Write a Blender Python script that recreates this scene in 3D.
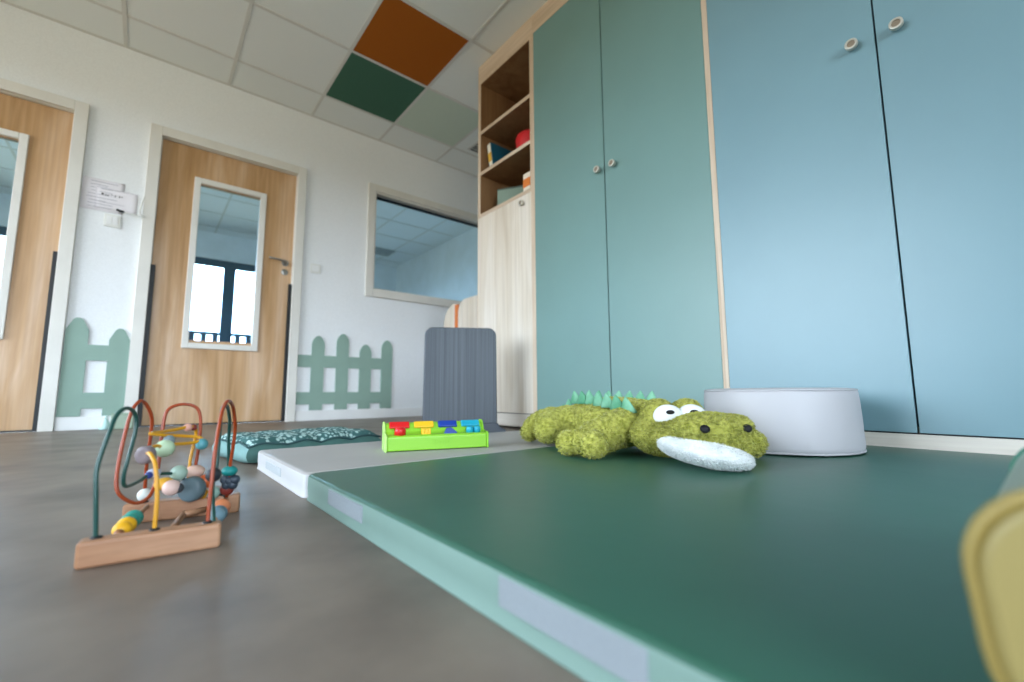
import bpy, bmesh, math, random
from mathutils import Vector, Matrix, Euler, noise
for _o in list(bpy.data.objects): bpy.data.objects.remove(_o)
random.seed(5)
SC = bpy.context.scene; COL = SC.collection
PI = math.pi

# ------------------------------------------------------------------ camera
cam_d = bpy.data.cameras.new('camera'); cam = bpy.data.objects.new('camera', cam_d); COL.objects.link(cam)
R_ = Vector((0.7721032, -0.6354792, -0.0047793)); U_ = Vector((-0.0701430, -0.0926932, 0.9932210)); F_ = Vector((0.6316143, 0.7665339, 0.1161432))
CZ = 0.21425
m4 = Matrix.Identity(4)
for i in range(3):
    m4[i][0] = R_[i]; m4[i][1] = U_[i]; m4[i][2] = -F_[i]
m4[2][3] = CZ
cam.matrix_world = m4
cam_d.sensor_fit = 'HORIZONTAL'; cam_d.sensor_width = 36; cam_d.lens = 443.106 / 1024 * 36
cam_d.clip_start = 0.02
cam_d.dof.use_dof = True; cam_d.dof.focus_distance = 1.1; cam_d.dof.aperture_fstop = 2.2
SC.camera = cam

# ------------------------------------------------------------------ sky and daylight
w = bpy.data.worlds.new('sky'); SC.world = w; w.use_nodes = True
nt = w.node_tree; nt.nodes.clear()
tc = nt.nodes.new('ShaderNodeTexCoord'); sx = nt.nodes.new('ShaderNodeSeparateXYZ'); rp = nt.nodes.new('ShaderNodeValToRGB')
mr = nt.nodes.new('ShaderNodeMapRange'); bg = nt.nodes.new('ShaderNodeBackground'); wo = nt.nodes.new('ShaderNodeOutputWorld')
nt.links.new(tc.outputs['Generated'], sx.inputs[0]); nt.links.new(sx.outputs['Z'], mr.inputs['Value'])
mr.inputs['From Min'].default_value = -1; mr.inputs['From Max'].default_value = 1
nt.links.new(mr.outputs[0], rp.inputs[0]); nt.links.new(rp.outputs[0], bg.inputs['Color']); nt.links.new(bg.outputs[0], wo.inputs[0])
cr = rp.color_ramp
cr.elements[0].position = 0.0; cr.elements[0].color = (.23, .20, .155, 1)
cr.elements[1].position = 1.0; cr.elements[1].color = (.66, .84, 1.0, 1)
e = cr.elements.new(.492); e.color = (.27, .235, .18, 1)
e = cr.elements.new(.51); e.color = (.85, .935, 1.09, 1)
e = cr.elements.new(.70); e.color = (.78, .91, 1.09, 1)
bg.inputs['Strength'].default_value = 8.0

W = 1.7217; D = 3.8253; H = 2.5811; MT = 0.0514          # cabinet front, back wall, ceiling, mat top
XL, YF = -3.0, -3.2                                       # wall with the big windows, wall behind the camera
LEFT_WINDOWS = [(.5, 3.6, .3, 2.3)]
ADDED_FRONT_WINDOW = (-2.7, .6, .3, 2.3)  # unseen window, added to throw more light on the back wall
FAR = (-3.0, 3.5, 7.66)                                   # the room beyond: left, right, far wall
FAR_WINDOW = (-2.24, 2.41, .02, 2.19)

def portal(loc, rot, sx_, sy_):
    l = bpy.data.lights.new('daylight_portal', 'AREA'); l.shape = 'RECTANGLE'; l.size = sx_; l.size_y = sy_
    l.cycles.is_portal = True
    o = bpy.data.objects.new('daylight_portal', l); COL.objects.link(o); o.location = loc; o.rotation_euler = rot
for (a, b, z0, z1) in LEFT_WINDOWS:
    portal((XL - .02, (a + b) / 2, (z0 + z1) / 2), (0, -PI / 2, 0), z1 - z0, b - a)
a, b, z0, z1 = ADDED_FRONT_WINDOW; portal(((a + b) / 2, YF - .02, (z0 + z1) / 2), (PI / 2, 0, 0), b - a, z1 - z0)
ADDED_FAR_SIDE = (4.5, 7.2, .3, 2.3)  # extra unseen window, put in to brighten the far room
a, b, z0, z1 = ADDED_FAR_SIDE; portal((XL - .12, (a + b) / 2, (z0 + z1) / 2), (0, -PI / 2, 0), z1 - z0, b - a)
a, b, z0, z1 = FAR_WINDOW; portal(((a + b) / 2, FAR[2] + .02, (z0 + z1) / 2), (-PI / 2, 0, 0), b - a, z1 - z0)

vs = SC.view_settings
vs.view_transform = 'Standard'; vs.look = 'None'; vs.gamma = 1; vs.use_curve_mapping = False; vs.exposure = 1.12
SC.cycles.use_denoising = True
SC.cycles.max_bounces = 10; SC.cycles.diffuse_bounces = 6; SC.cycles.transparent_max_bounces = 16
SC.cycles.caustics_reflective = False; SC.cycles.caustics_refractive = False; SC.cycles.sample_clamp_indirect = 6

# ------------------------------------------------------------------ materials
def lin(h):
    h = h.lstrip('#'); v = [int(h[i:i + 2], 16) / 255 for i in (0, 2, 4)]
    return tuple(c / 12.92 if c <= .04045 else ((c + .055) / 1.055) ** 2.4 for c in v) + (1,)
def mat(name, col, rough=.5, spec=.5, metal=0, col2=None, scale=(1, 1, 1), nscale=5, detail=4, lo=.35, hi=.65, bump=0, bscale=None, bdist=.002, coat=0, sheen=0):
    m = bpy.data.materials.new(name); m.use_nodes = True; t = m.node_tree; b = t.nodes['Principled BSDF']
    b.inputs['Roughness'].default_value = rough; b.inputs['Specular IOR Level'].default_value = spec; b.inputs['Metallic'].default_value = metal
    b.inputs['Coat Weight'].default_value = coat; b.inputs['Sheen Weight'].default_value = sheen
    c1 = lin(col); c2 = lin(col2) if col2 else tuple(x * .93 for x in c1[:3]) + (1,)
    tcn = t.nodes.new('ShaderNodeTexCoord'); mp = t.nodes.new('ShaderNodeMapping'); mp.inputs['Scale'].default_value = scale
    n = t.nodes.new('ShaderNodeTexNoise'); n.inputs['Scale'].default_value = nscale; n.inputs['Detail'].default_value = detail
    r = t.nodes.new('ShaderNodeValToRGB'); r.color_ramp.elements[0].position = lo; r.color_ramp.elements[1].position = hi
    r.color_ramp.elements[0].color = c1; r.color_ramp.elements[1].color = c2
    t.links.new(tcn.outputs['Object'], mp.inputs[0]); t.links.new(mp.outputs[0], n.inputs['Vector']); t.links.new(n.outputs['Fac'], r.inputs[0])
    t.links.new(r.outputs[0], b.inputs['Base Color'])
    if bump:
        n2 = t.nodes.new('ShaderNodeTexNoise'); n2.inputs['Scale'].default_value = bscale or nscale; n2.inputs['Detail'].default_value = 3
        t.links.new(mp.outputs[0], n2.inputs['Vector'])
        bp = t.nodes.new('ShaderNodeBump'); bp.inputs['Strength'].default_value = bump; bp.inputs['Distance'].default_value = bdist
        t.links.new(n2.outputs['Fac'], bp.inputs['Height']); t.links.new(bp.outputs[0], b.inputs['Normal'])
    return m
def wood(name, c1, c2, c3, axis='Z', rough=.45, s=1.0):
    """grain stretched along one axis, plus fine pores"""
    m = bpy.data.materials.new(name); m.use_nodes = True; t = m.node_tree; b = t.nodes['Principled BSDF']; b.inputs['Roughness'].default_value = rough
    b.inputs['Specular IOR Level'].default_value = .35
    tcn = t.nodes.new('ShaderNodeTexCoord')
    def nz(sc, k, det, dist=0):
        mp = t.nodes.new('ShaderNodeMapping'); v = [sc * s] * 3; v['XYZ'.index(axis)] = sc * s * k; mp.inputs['Scale'].default_value = v
        n = t.nodes.new('ShaderNodeTexNoise'); n.inputs['Scale'].default_value = 1; n.inputs['Detail'].default_value = det; n.inputs['Distortion'].default_value = dist
        t.links.new(tcn.outputs['Object'], mp.inputs[0]); t.links.new(mp.outputs[0], n.inputs['Vector']); return n
    n1 = nz(9, .12, 5, .6); n2 = nz(70, .025, 3)
    r = t.nodes.new('ShaderNodeValToRGB'); el = r.color_ramp.elements
    el[0].position = .3; el[0].color = lin(c1); el[1].position = .72; el[1].color = lin(c3); k = el.new(.5); k.color = lin(c2)
    t.links.new(n1.outputs['Fac'], r.inputs[0])
    mx = t.nodes.new('ShaderNodeMix'); mx.data_type = 'RGBA'; mx.blend_type = 'MULTIPLY'; mx.inputs[0].default_value = .3
    r2 = t.nodes.new('ShaderNodeValToRGB'); r2.color_ramp.elements[0].position = .35; r2.color_ramp.elements[0].color = (.6, .55, .5, 1); r2.color_ramp.elements[1].position = .6
    t.links.new(n2.outputs['Fac'], r2.inputs[0]); t.links.new(r.outputs[0], mx.inputs[6]); t.links.new(r2.outputs[0], mx.inputs[7])
    t.links.new(mx.outputs[2], b.inputs['Base Color'])
    return m
def glass(name, tint=(1, 1, 1, 1), refl=1.0):
    m = bpy.data.materials.new(name); m.use_nodes = True; t = m.node_tree; t.nodes.clear()
    o = t.nodes.new('ShaderNodeOutputMaterial'); tr = t.nodes.new('ShaderNodeBsdfTransparent'); gl = t.nodes.new('ShaderNodeBsdfGlossy'); mx = t.nodes.new('ShaderNodeMixShader')
    fr = t.nodes.new('ShaderNodeFresnel'); fr.inputs[0].default_value = 1.3; gl.inputs['Roughness'].default_value = 0.0; tr.inputs[0].default_value = tint
    t.links.new(fr.outputs[0], mx.inputs[0]); t.links.new(tr.outputs[0], mx.inputs[1]); t.links.new(gl.outputs[0], mx.inputs[2]); t.links.new(mx.outputs[0], o.inputs[0])
    return m
M = {}
M['wall'] = mat('wall_paint', 'e8ebec', .85, .2, nscale=180, bump=.08, bscale=300, bdist=.001)
M['far_wall'] = mat('far_wall_paint', 'dfe3e4', .85, .2)
M['ceil'] = mat('ceiling_tile_white', 'e6e9e6', .95, .1, nscale=260, bump=.1, bscale=400, bdist=.001)
M['grid'] = mat('ceiling_grid_white', 'd0cfc9', .6, .3)
M['orange_tile'] = mat('ceiling_tile_orange', 'a25a1c', .95, .1, nscale=200)
M['green_tile'] = mat('ceiling_tile_green', '456a59', .95, .1, nscale=200)
M['sage_tile'] = mat('ceiling_tile_sage', 'c4d1c2', .95, .1, nscale=200)
M['floor'] = mat('floor_vinyl', '85796d', .42, .4, col2='5c524a', nscale=5, detail=9, lo=.3, hi=.7, bump=.05, bscale=60)
M['frame'] = mat('frame_paint_greige', 'dad8d0', .5, .4)
M['white'] = mat('white_paint', 'e4e5e3', .5, .4)
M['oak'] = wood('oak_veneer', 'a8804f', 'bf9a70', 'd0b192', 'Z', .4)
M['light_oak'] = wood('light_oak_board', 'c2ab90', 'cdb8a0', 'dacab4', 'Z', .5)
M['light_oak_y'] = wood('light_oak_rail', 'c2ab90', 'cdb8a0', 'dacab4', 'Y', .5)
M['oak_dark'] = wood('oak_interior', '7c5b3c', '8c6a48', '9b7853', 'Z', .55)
M['pale_wood'] = wood('pale_ash_laminate', 'cfc2ae', 'ddd3c3', 'e8e1d6', 'Z', .35)
M['pale_wood_y'] = wood('pale_ash_plinth', 'd5cbbb', 'dfd8cc', 'e6e1d8', 'Y', .4)
M['black'] = mat('black_rubber', '14181a', .5, .4)
M['teal_door'] = mat('teal_lacquer', '6e918c', .4, .6, nscale=2)
M['blue_door'] = mat('blue_lacquer', '72969f', .4, .7, nscale=2)
M['knob'] = mat('satin_nickel', 'c9c5b8', .4, .5, metal=.55); M['knob_dark'] = mat('nickel_recess', '8d7f6c', .5, .5, metal=.5)
M['steel'] = mat('satin_steel', '9c9a94', .35, .5, metal=1)
M['mat_green'] = mat('vinyl_green', '32604f', .38, .5, nscale=4, bump=.10, bscale=7, bdist=.01)
M['mat_mint'] = mat('vinyl_mint', '7b978d', .5, .4, nscale=4, bump=.1, bscale=9, bdist=.006)
M['mat_grey'] = mat('vinyl_grey', 'aaa6a3', .5, .4, nscale=4, bump=.1, bscale=7, bdist=.01)
M['mat_white'] = mat('vinyl_white', 'c4c4c4', .5, .4, nscale=4, bump=.1, bscale=9, bdist=.006)
M['velcro_grey'] = mat('hook_tape_grey', '929a9f', .85, .2, nscale=400, bump=.3, bscale=500)
M['velcro_white'] = mat('hook_tape_white', 'b4babd', .85, .2, nscale=400, bump=.3, bscale=500)
M['pouf'] = mat('vinyl_pale_grey', 'b7b6b9', .5, .4, nscale=3, bump=.15, bscale=6, bdist=.01)
M['sage'] = mat('sage_board', '89a497', .6, .3)
M['dark_blue_frame'] = mat('anthracite_frame', '3d5561', .5, .4)
M['paper'] = mat('paper', 'e9e6ea', .9, .1)
M['ink'] = mat('ink', 'a3a2ab', .9, .1)
M['ink_dark'] = mat('ink_dark', '26262a', .9, .1)
M['plastic_white'] = mat('plastic_white', 'dfe0da', .4, .4)
M['glass'] = glass('clear_glass', (.97, .98, .97, 1)); M['glass_blue'] = glass('pane_glass', (.72, .89, 1, 1))

# ------------------------------------------------------------------ mesh helpers
def bx(bm, x0, x1, y0, y1, z0, z1, bev=0, seg=2):
    r = bmesh.ops.create_cube(bm, size=1)
    for v in r['verts']:
        v.co = Vector((x0 + (v.co.x + .5) * (x1 - x0), y0 + (v.co.y + .5) * (y1 - y0), z0 + (v.co.z + .5) * (z1 - z0)))
    if bev:
        ed = list({e for v in r['verts'] for e in v.link_edges})
        bmesh.ops.bevel(bm, geom=ed, offset=bev, segments=seg, profile=.5, affect='EDGES')
    return bm
def box(*a, **k): return bx(bmesh.new(), *a, **k)
def ell(bm, c, r, rot=None, u=20, v=12):
    mt = Matrix.Translation(Vector(c)) @ (rot.to_4x4() if rot else Matrix.Identity(4)) @ Matrix.Diagonal(Vector((*r, 1)))
    bmesh.ops.create_uvsphere(bm, u_segments=u, v_segments=v, radius=1, matrix=mt); return bm
def lathe(bm, prof, seg=32, mtx=None):
    """prof: (radius, height) from bottom to top; closed with fans"""
    mtx = mtx or Matrix.Identity(4); rings = []
    for r, z in prof:
        if r < 1e-6: rings.append([bm.verts.new(mtx @ Vector((0, 0, z)))])
        else: rings.append([bm.verts.new(mtx @ Vector((r * math.cos(2 * PI * i / seg), r * math.sin(2 * PI * i / seg), z))) for i in range(seg)])
    for A, B in zip(rings, rings[1:]):
        for i in range(seg):
            j = (i + 1) % seg
            if len(A) == 1 and len(B) == 1: continue
            if len(A) == 1: bm.faces.new((A[0], B[i], B[j]))
            elif len(B) == 1: bm.faces.new((A[i], A[j], B[0]))
            else: bm.faces.new((A[i], A[j], B[j], B[i]))
    return bm
def smooth_path(pts, n=6):
    P = [Vector(p) for p in pts]; out = []
    for i in range(len(P) - 1):
        p0 = P[max(i - 1, 0)]; p1 = P[i]; p2 = P[i + 1]; p3 = P[min(i + 2, len(P) - 1)]
        for k in range(n):
            t = k / n
            out.append(.5 * ((2 * p1) + (p2 - p0) * t + (2 * p0 - 5 * p1 + 4 * p2 - p3) * t * t + (3 * p1 - p0 - 3 * p2 + p3) * t ** 3))
    out.append(P[-1]); return out
def tube(bm, pts, r, seg=8, smooth=True):
    P = smooth_path(pts) if smooth else [Vector(p) for p in pts]
    up = Vector((0, 0, 1)); rings = []; nrm = None
    for i, p in enumerate(P):
        t = (P[min(i + 1, len(P) - 1)] - P[max(i - 1, 0)]).normalized()
        if nrm is None: nrm = t.orthogonal().normalized()
        nrm = (nrm - t * nrm.dot(t)).normalized(); bn = t.cross(nrm)
        rr = r[i] if isinstance(r, list) else r
        rings.append([bm.verts.new(p + rr * (math.cos(2 * PI * k / seg) * nrm + math.sin(2 * PI * k / seg) * bn)) for k in range(seg)])
    for A, B in zip(rings, rings[1:]):
        for k in range(seg): bm.faces.new((A[k], A[(k + 1) % seg], B[(k + 1) % seg], B[k]))
    bm.faces.new(rings[0][::-1]); bm.faces.new(rings[-1]); return bm
def prism(bm, outline, d0, d1, plane='XZ'):
    """outline (a, b) extruded between d0 and d1 along the plane's normal"""
    def P(a, b, d): return Vector((a, d, b)) if plane == 'XZ' else (Vector((d, a, b)) if plane == 'YZ' else Vector((a, b, d)))
    A = [bm.verts.new(P(a, b, d0)) for a, b in outline]; B = [bm.verts.new(P(a, b, d1)) for a, b in outline]; n = len(A)
    bm.faces.new(A); bm.faces.new(B[::-1])
    for i in range(n): bm.faces.new((A[i], B[i], B[(i + 1) % n], A[(i + 1) % n]))
    bmesh.ops.recalc_face_normals(bm, faces=bm.faces); return bm
def rounded(x0, x1, z0, z1, r, n=6, corners=(1, 1, 1, 1)):
    out = []
    for k, (cx, cz, a0) in enumerate([(x0 + r, z0 + r, PI), (x1 - r, z0 + r, 1.5 * PI), (x1 - r, z1 - r, 0), (x0 + r, z1 - r, .5 * PI)]):
        if corners[k]: out += [(cx + r * math.cos(a0 + PI / 2 * i / n), cz + r * math.sin(a0 + PI / 2 * i / n)) for i in range(n + 1)]
        else: out.append([(x0, z0), (x1, z0), (x1, z1), (x0, z1)][k])
    return out
def obj(name, bm, m, parent=None, smooth=False, bevel=0, subsurf=0):
    me = bpy.data.meshes.new(name); bmesh.ops.recalc_face_normals(bm, faces=bm.faces); bm.to_mesh(me); bm.free()
    o = bpy.data.objects.new(name, me); COL.objects.link(o); me.materials.append(M[m] if isinstance(m, str) else m)
    if parent: o.parent = parent
    if smooth:
        for p in me.polygons: p.use_smooth = True
    if bevel:
        b = o.modifiers.new('bevel', 'BEVEL'); b.width = bevel; b.segments = 2; b.limit_method = 'ANGLE'
    if subsurf:
        s = o.modifiers.new('sub', 'SUBSURF'); s.levels = s.render_levels = subsurf
    return o
def tag(o, label, cat, group=None, kind=None):
    o['label'] = label; o['category'] = cat
    if group: o['group'] = group
    if kind: o['kind'] = kind
    return o
def thing(name, label, cat, loc=(0, 0, 0), rz=0, group=None):
    o = bpy.data.objects.new(name, None); COL.objects.link(o); o.empty_display_size = .05
    o.location = loc; o.rotation_euler = (0, 0, rz); return tag(o, label, cat, group)
def struct(name, bm, m, label=None, cat=None, **k):
    o = obj(name, bm, m, **k); o['kind'] = 'structure'
    o['label'] = label or name; o['category'] = cat or name.split('_')[0]; return o
def struct_root(name, label, cat, loc):
    o = thing(name, label, cat, loc); o['kind'] = 'structure'; return o

# ------------------------------------------------------------------ room shell
fl = bmesh.new(); bx(fl, XL - .1, 3.6, YF - .1, FAR[2] + .9, -.1, 0)
struct('floor', fl, 'floor', 'warm grey mottled vinyl floor', 'floor')
ce = bmesh.new(); bx(ce, XL - .1, 3.6, YF - .1, FAR[2] + .1, H, H + .1)
struct('ceiling', ce, 'ceil', 'white suspended tile ceiling', 'ceiling')
# T-bar grid of the ceiling, 600 mm
T0, D1 = -0.2645, 0.3458
g = bmesh.new()
for k in range(-5, 7):
    x = T0 + .6 * k
    if XL < x < 3.4: bx(g, x - .011, x + .011, YF, D, H - .004, H + .01)
y = D - D1
while y > YF:
    bx(g, XL, 3.4, y - .011, y + .011, H - .0045, H + .01); y -= .6
bx(g, XL, 3.4, D - .02, D, H - .0045, H + .01)
struct('trim_1', g, 'grid', 'thin off white ceiling grid bars between the tiles', 'ceiling grid')
g = bmesh.new()
for k in range(-5, 7):
    x = T0 + .6 * k + .3
    if XL < x < 3.4: bx(g, x - .011, x + .011, D + .1, FAR[2], H - .004, H + .01)
y = FAR[2] - .28
while y > D + .2:
    bx(g, XL, 3.45, y - .011, y + .011, H - .0045, H + .01); y -= .6
struct('trim_2', g, 'grid', 'ceiling grid bars in the room behind the glass', 'ceiling grid')
def tile(k, row, m, label):
    x0 = T0 + .6 * k; y1 = D - D1 - .6 * (row - 1)
    o = obj('ceiling_tile', box(x0 + .011, x0 + .589, y1 - .589, y1 - .011, H - .003, H + .012, bev=.0012), m); tag(o, label, 'ceiling tile')
tile(2, 2, 'orange_tile', 'burnt orange ceiling tile between white tiles')
tile(2, 1, 'green_tile', 'dark green ceiling tile beside the orange one')
tile(3, 1, 'sage_tile', 'pale sage green ceiling tile near the shelf unit top')
# ceiling vent half hidden behind the shelf unit
vt = thing('ceiling_vent', 'dark slotted air vent in the ceiling left of the shelf unit top', 'vent', (2.40, 3.32, H))
b = bmesh.new(); bx(b, -.14, .14, -.1, .1, -.006, .0); obj('frame', b, 'grid', vt)
b = bmesh.new()
for i in range(5): bx(b, -.12, .12, -.085 + i * .036, -.065 + i * .036, -.009, -.005)
obj('slot', b, 'black', vt)

vt = thing('ceiling_vent', 'dark air vent in the ceiling of the next room, seen through the interior window', 'vent', (2.90, 6.95, H))
b = bmesh.new(); bx(b, -.2, .2, -.2, .2, -.008, -.0055); obj('frame', b, 'grid', vt)
b = bmesh.new()
for i in range(5): bx(b, -.17, .17, -.165 + i * .07, -.14 + i * .07, -.011, -.007)
obj('slot', b, 'dark_blue_frame', vt)

def wall_y(y0, y1, xa, xb, holes, ztop=H):
    """wall between y0 and y1 with rectangular holes (x0, x1, z0, z1)"""
    bm = bmesh.new(); xs = sorted({xa, xb, *[h[0] for h in holes], *[h[1] for h in holes]})
    for a_, b_ in zip(xs, xs[1:]):
        hh = [h for h in holes if h[0] <= a_ + 1e-6 and h[1] >= b_ - 1e-6]
        if not hh: bx(bm, a_, b_, y0, y1, 0, ztop)
        else:
            h = hh[0]
            if h[2] > .001: bx(bm, a_, b_, y0, y1, 0, h[2])
            bx(bm, a_, b_, y0, y1, h[3], ztop)
    return bm
D1X = (-1.36, -.472); D2X = (-.03, .855); DT = 2.02; WN = (1.515, 2.80, 1.135, 2.085)
struct('wall_back', wall_y(D, D + .12, XL, 3.5, [(D1X[0], D1X[1], 0, DT), (D2X[0], D2X[1], 0, DT), WN]), 'wall', 'white painted back wall with two doors and a window', 'wall')
bm = wall_y(-.0, .12, YF, 3.945, [(a_, b_, z0, z1) for a_, b_, z0, z1 in LEFT_WINDOWS])
bmesh.ops.transform(bm, matrix=Matrix.Translation((XL, 0, 0)) @ Matrix.Rotation(PI / 2, 4, 'Z'), verts=bm.verts)
struct('wall_left', bm, 'wall', 'white wall with tall windows', 'wall')
struct('wall_front', wall_y(YF - .12, YF, XL, 2.4, [ADDED_FRONT_WINDOW]), 'wall', 'white wall behind the camera', 'wall')
b = bmesh.new(); bx(b, 2.34, 2.46, YF, 2.40, 0, H); bx(b, 2.46, 3.3, 2.28, 2.40, 0, H); bx(b, 3.3, 3.42, 2.28, D, 0, H)
struct('wall_right', b, 'wall', 'white wall behind the cabinets', 'wall')
struct('wall_far', wall_y(FAR[2], FAR[2] + .12, XL - .1, 3.6, [FAR_WINDOW]), 'far_wall', 'pale wall of the room behind the doors', 'wall')
struct('wall_far_right', box(FAR[1], FAR[1] + .1, D + .12, FAR[2], 0, H), 'far_wall', 'pale side wall seen through the interior window', 'wall')
bm = wall_y(0, .1, D + .12, FAR[2], [ADDED_FAR_SIDE])
bmesh.ops.transform(bm, matrix=Matrix.Translation((XL, 0, 0)) @ Matrix.Rotation(PI / 2, 4, 'Z'), verts=bm.verts)
struct('wall_far_left', bm, 'far_wall', 'pale side wall of the room behind the doors', 'wall')
b = bmesh.new()
for x0, x1 in ((XL, -1.43), (-.402, -.1), (.925, 3.3)): bx(b, x0, x1, D - .014, D, 0, .08, bev=.003)
struct('baseboard_back', b, 'white', 'white baseboard along the back wall', 'baseboard')
b = bmesh.new()
for x0, x1, y0, y1 in ((3.285, 3.3, 2.4, D - .015),): bx(b, x0, x1, y0, y1, 0, .08, bev=.003)
struct('baseboard_right', b, 'white', 'white baseboard on the side wall', 'baseboard')

def ring(bm, x0, x1, z0, z1, t, y0, y1, bottom=True):
    bx(bm, x0, x0 + t, y0, y1, z0, z1); bx(bm, x1 - t, x1, y0, y1, z0, z1); bx(bm, x0 + t, x1 - t, y0, y1, z1 - t, z1)
    if bottom: bx(bm, x0 + t, x1 - t, y0, y1, z0, z0 + t)
    return bm
def window_in(name, label, horizontal, a0, a1, z0, z1, pos, n, parent=None, glassm='glass', t=.07, dep=.06):
    rt = struct_root(name, label, 'window', (0, pos, 0) if horizontal else (pos, 0, 0))
    if not horizontal: rt.rotation_euler = (0, 0, PI / 2)
    b = bmesh.new(); ring(b, a0, a1, z0, z1, t, -dep / 2, dep / 2)
    for i in range(1, n): x = a0 + (a1 - a0) * i / n; bx(b, x - t * .75, x + t * .75, -dep / 2, dep / 2, z0 + t, z1 - t)
    obj('window_frame', b, 'dark_blue_frame', rt)
    obj('pane', box(a0 + t, a1 - t, -.003, .003, z0 + t, z1 - t), glassm, rt)
    return rt
for i, (a_, b_, z0, z1) in enumerate(LEFT_WINDOWS): window_in('window_%d' % (i + 2), 'tall dark framed window in the left wall', False, a_, b_, z0, z1, XL - .06, 3)
window_in('window_4', 'added dark framed window behind the camera, lighting the back wall', True, *ADDED_FRONT_WINDOW, YF - .06, 3)
window_in('window_5', 'dark framed window of the room behind the doors', True, *FAR_WINDOW, FAR[2] + .06, 3, t=.10)
window_in('window_6', 'added side window brightening the room behind the doors', False, *ADDED_FAR_SIDE, XL - .05, 2)
# balcony railing outside the far window
rl = thing('balcony_railing', 'dark slatted balcony railing outside the far window behind the glazed door', 'railing', (0, FAR[2] + .6, 0))
b = bmesh.new(); bx(b, -3, 3.4, -.02, .02, 1.13, 1.18); bx(b, -3, 3.4, -.02, .02, .1, .14); obj('rail', b, 'dark_blue_frame', rl)
b = bmesh.new(); x = -3
while x < 3.4: bx(b, x, x + .075, -.01, .01, .14, 1.13); x += .15
sl = obj('slat', b, 'dark_blue_frame', rl); sl['kind'] = 'stuff'

# ------------------------------------------------------------------ doors
def door(name, x0, x1, gx0, gx1, label, handle_side):
    rt = struct_root(name, label, 'door', ((x0 + x1) / 2, D, 0)); cx = (x0 + x1) / 2
    b = bmesh.new(); t = .066
    for xa, xb in ((x0 - t, x0), (x1, x1 + t)): bx(b, xa - cx, xb - cx, -.028, .0, 0, DT + t, bev=.003)
    bx(b, x0 - cx, x1 - cx, -.028, .0, DT, DT + t, bev=.003)
    bx(b, x0 - cx, x0 - cx + .004, 0, .1, 0, DT); bx(b, x1 - cx - .004, x1 - cx, 0, .1, 0, DT); bx(b, x0 - cx, x1 - cx, 0, .1, DT - .004, DT)
    obj('door_frame', b, 'frame', rt)
    gz0, gz1 = .597, 1.748; a0, a1 = gx0 - cx, gx1 - cx; l0, l1 = x0 - cx + .004, x1 - cx - .004
    b = bmesh.new(); ya, yb = .022, .062
    bx(b, l0, a0, ya, yb, .012, DT - .006); bx(b, a1, l1, ya, yb, .012, DT - .006); bx(b, a0, a1, ya, yb, .012, gz0); bx(b, a0, a1, ya, yb, gz1, DT - .006)
    obj('door_leaf', b, 'oak', rt)
    b = bmesh.new(); ring(b, a0 - .035, a1 + .035, gz0 - .06, gz1 + .046, .04, .006, .066); obj('glazing_frame', b, 'frame', rt, bevel=.004)
    obj('pane', box(a0 - .002, a1 + .002, .038, .044, gz0 - .025, gz1 + .01), 'glass_blue', rt)
    b = bmesh.new(); bx(b, l0 - .006, l0 + .022, -.004, .03, .004, 1.095); bx(b, l1 - .019, l1 + .006, -.004, .03, .004, 1.092); bx(b, l0, l1, .02, .05, .002, .012)
    obj('finger_guard', b, 'black', rt)
    if handle_side:
        s = handle_side; hx = (l1 - .05) if s > 0 else (l0 + .05); hz = 1.262
        h = obj('door_handle', tube(bmesh.new(), [(hx, .02, hz), (hx, -.02, hz), (hx - .012 * s, -.036, hz + .001), (hx - .05 * s, -.038, hz + .006), (hx - .125 * s, -.034, hz + .012)], .0085, 10), 'steel', rt, smooth=True)
        b = lathe(bmesh.new(), [(0, 0), (.026, 0), (.026, .006), (.02, .009), (0, .009)], 24, Matrix.Translation((hx, .022, hz)) @ Matrix.Rotation(PI / 2, 4, 'X')); obj('rose', b, 'steel', h)
        b = lathe(bmesh.new(), [(0, 0), (.025, 0), (.025, .006), (.01, .008), (0, .008)], 24, Matrix.Translation((hx, .022, hz - .075)) @ Matrix.Rotation(PI / 2, 4, 'X')); obj('keyhole_rose', b, 'steel', h)
    return rt
door('door_1', D1X[0], D1X[1], -1.13, -.69, 'oak door at the left edge with a white framed glass panel', 0)
door('door_2', D2X[0], D2X[1], .207, .605, 'oak door with a tall glass panel and lever handle', 1)

# interior window to the next room
iw = struct_root('window_1', 'interior window with pale greige frame beside the shelf unit', 'window', (0, D, 0))
b = bmesh.new(); ring(b, 1.45, 2.87, 1.078, 2.137, .066, -.024, .0); obj('window_frame', b, 'frame', iw, bevel=.004)
b = bmesh.new(); ring(b, 1.512, 2.80, 1.14, 2.076, .02, -.006, .07); obj('inner_frame', b, 'frame', iw)
b = bmesh.new(); bx(b, 1.53, 2.78, .06, .075, 2.035, 2.056); obj('shadow_gap', b, 'black', iw)
obj('pane', box(1.53, 2.785, .050, .056, 1.15, 2.06), 'glass_blue', iw)

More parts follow.
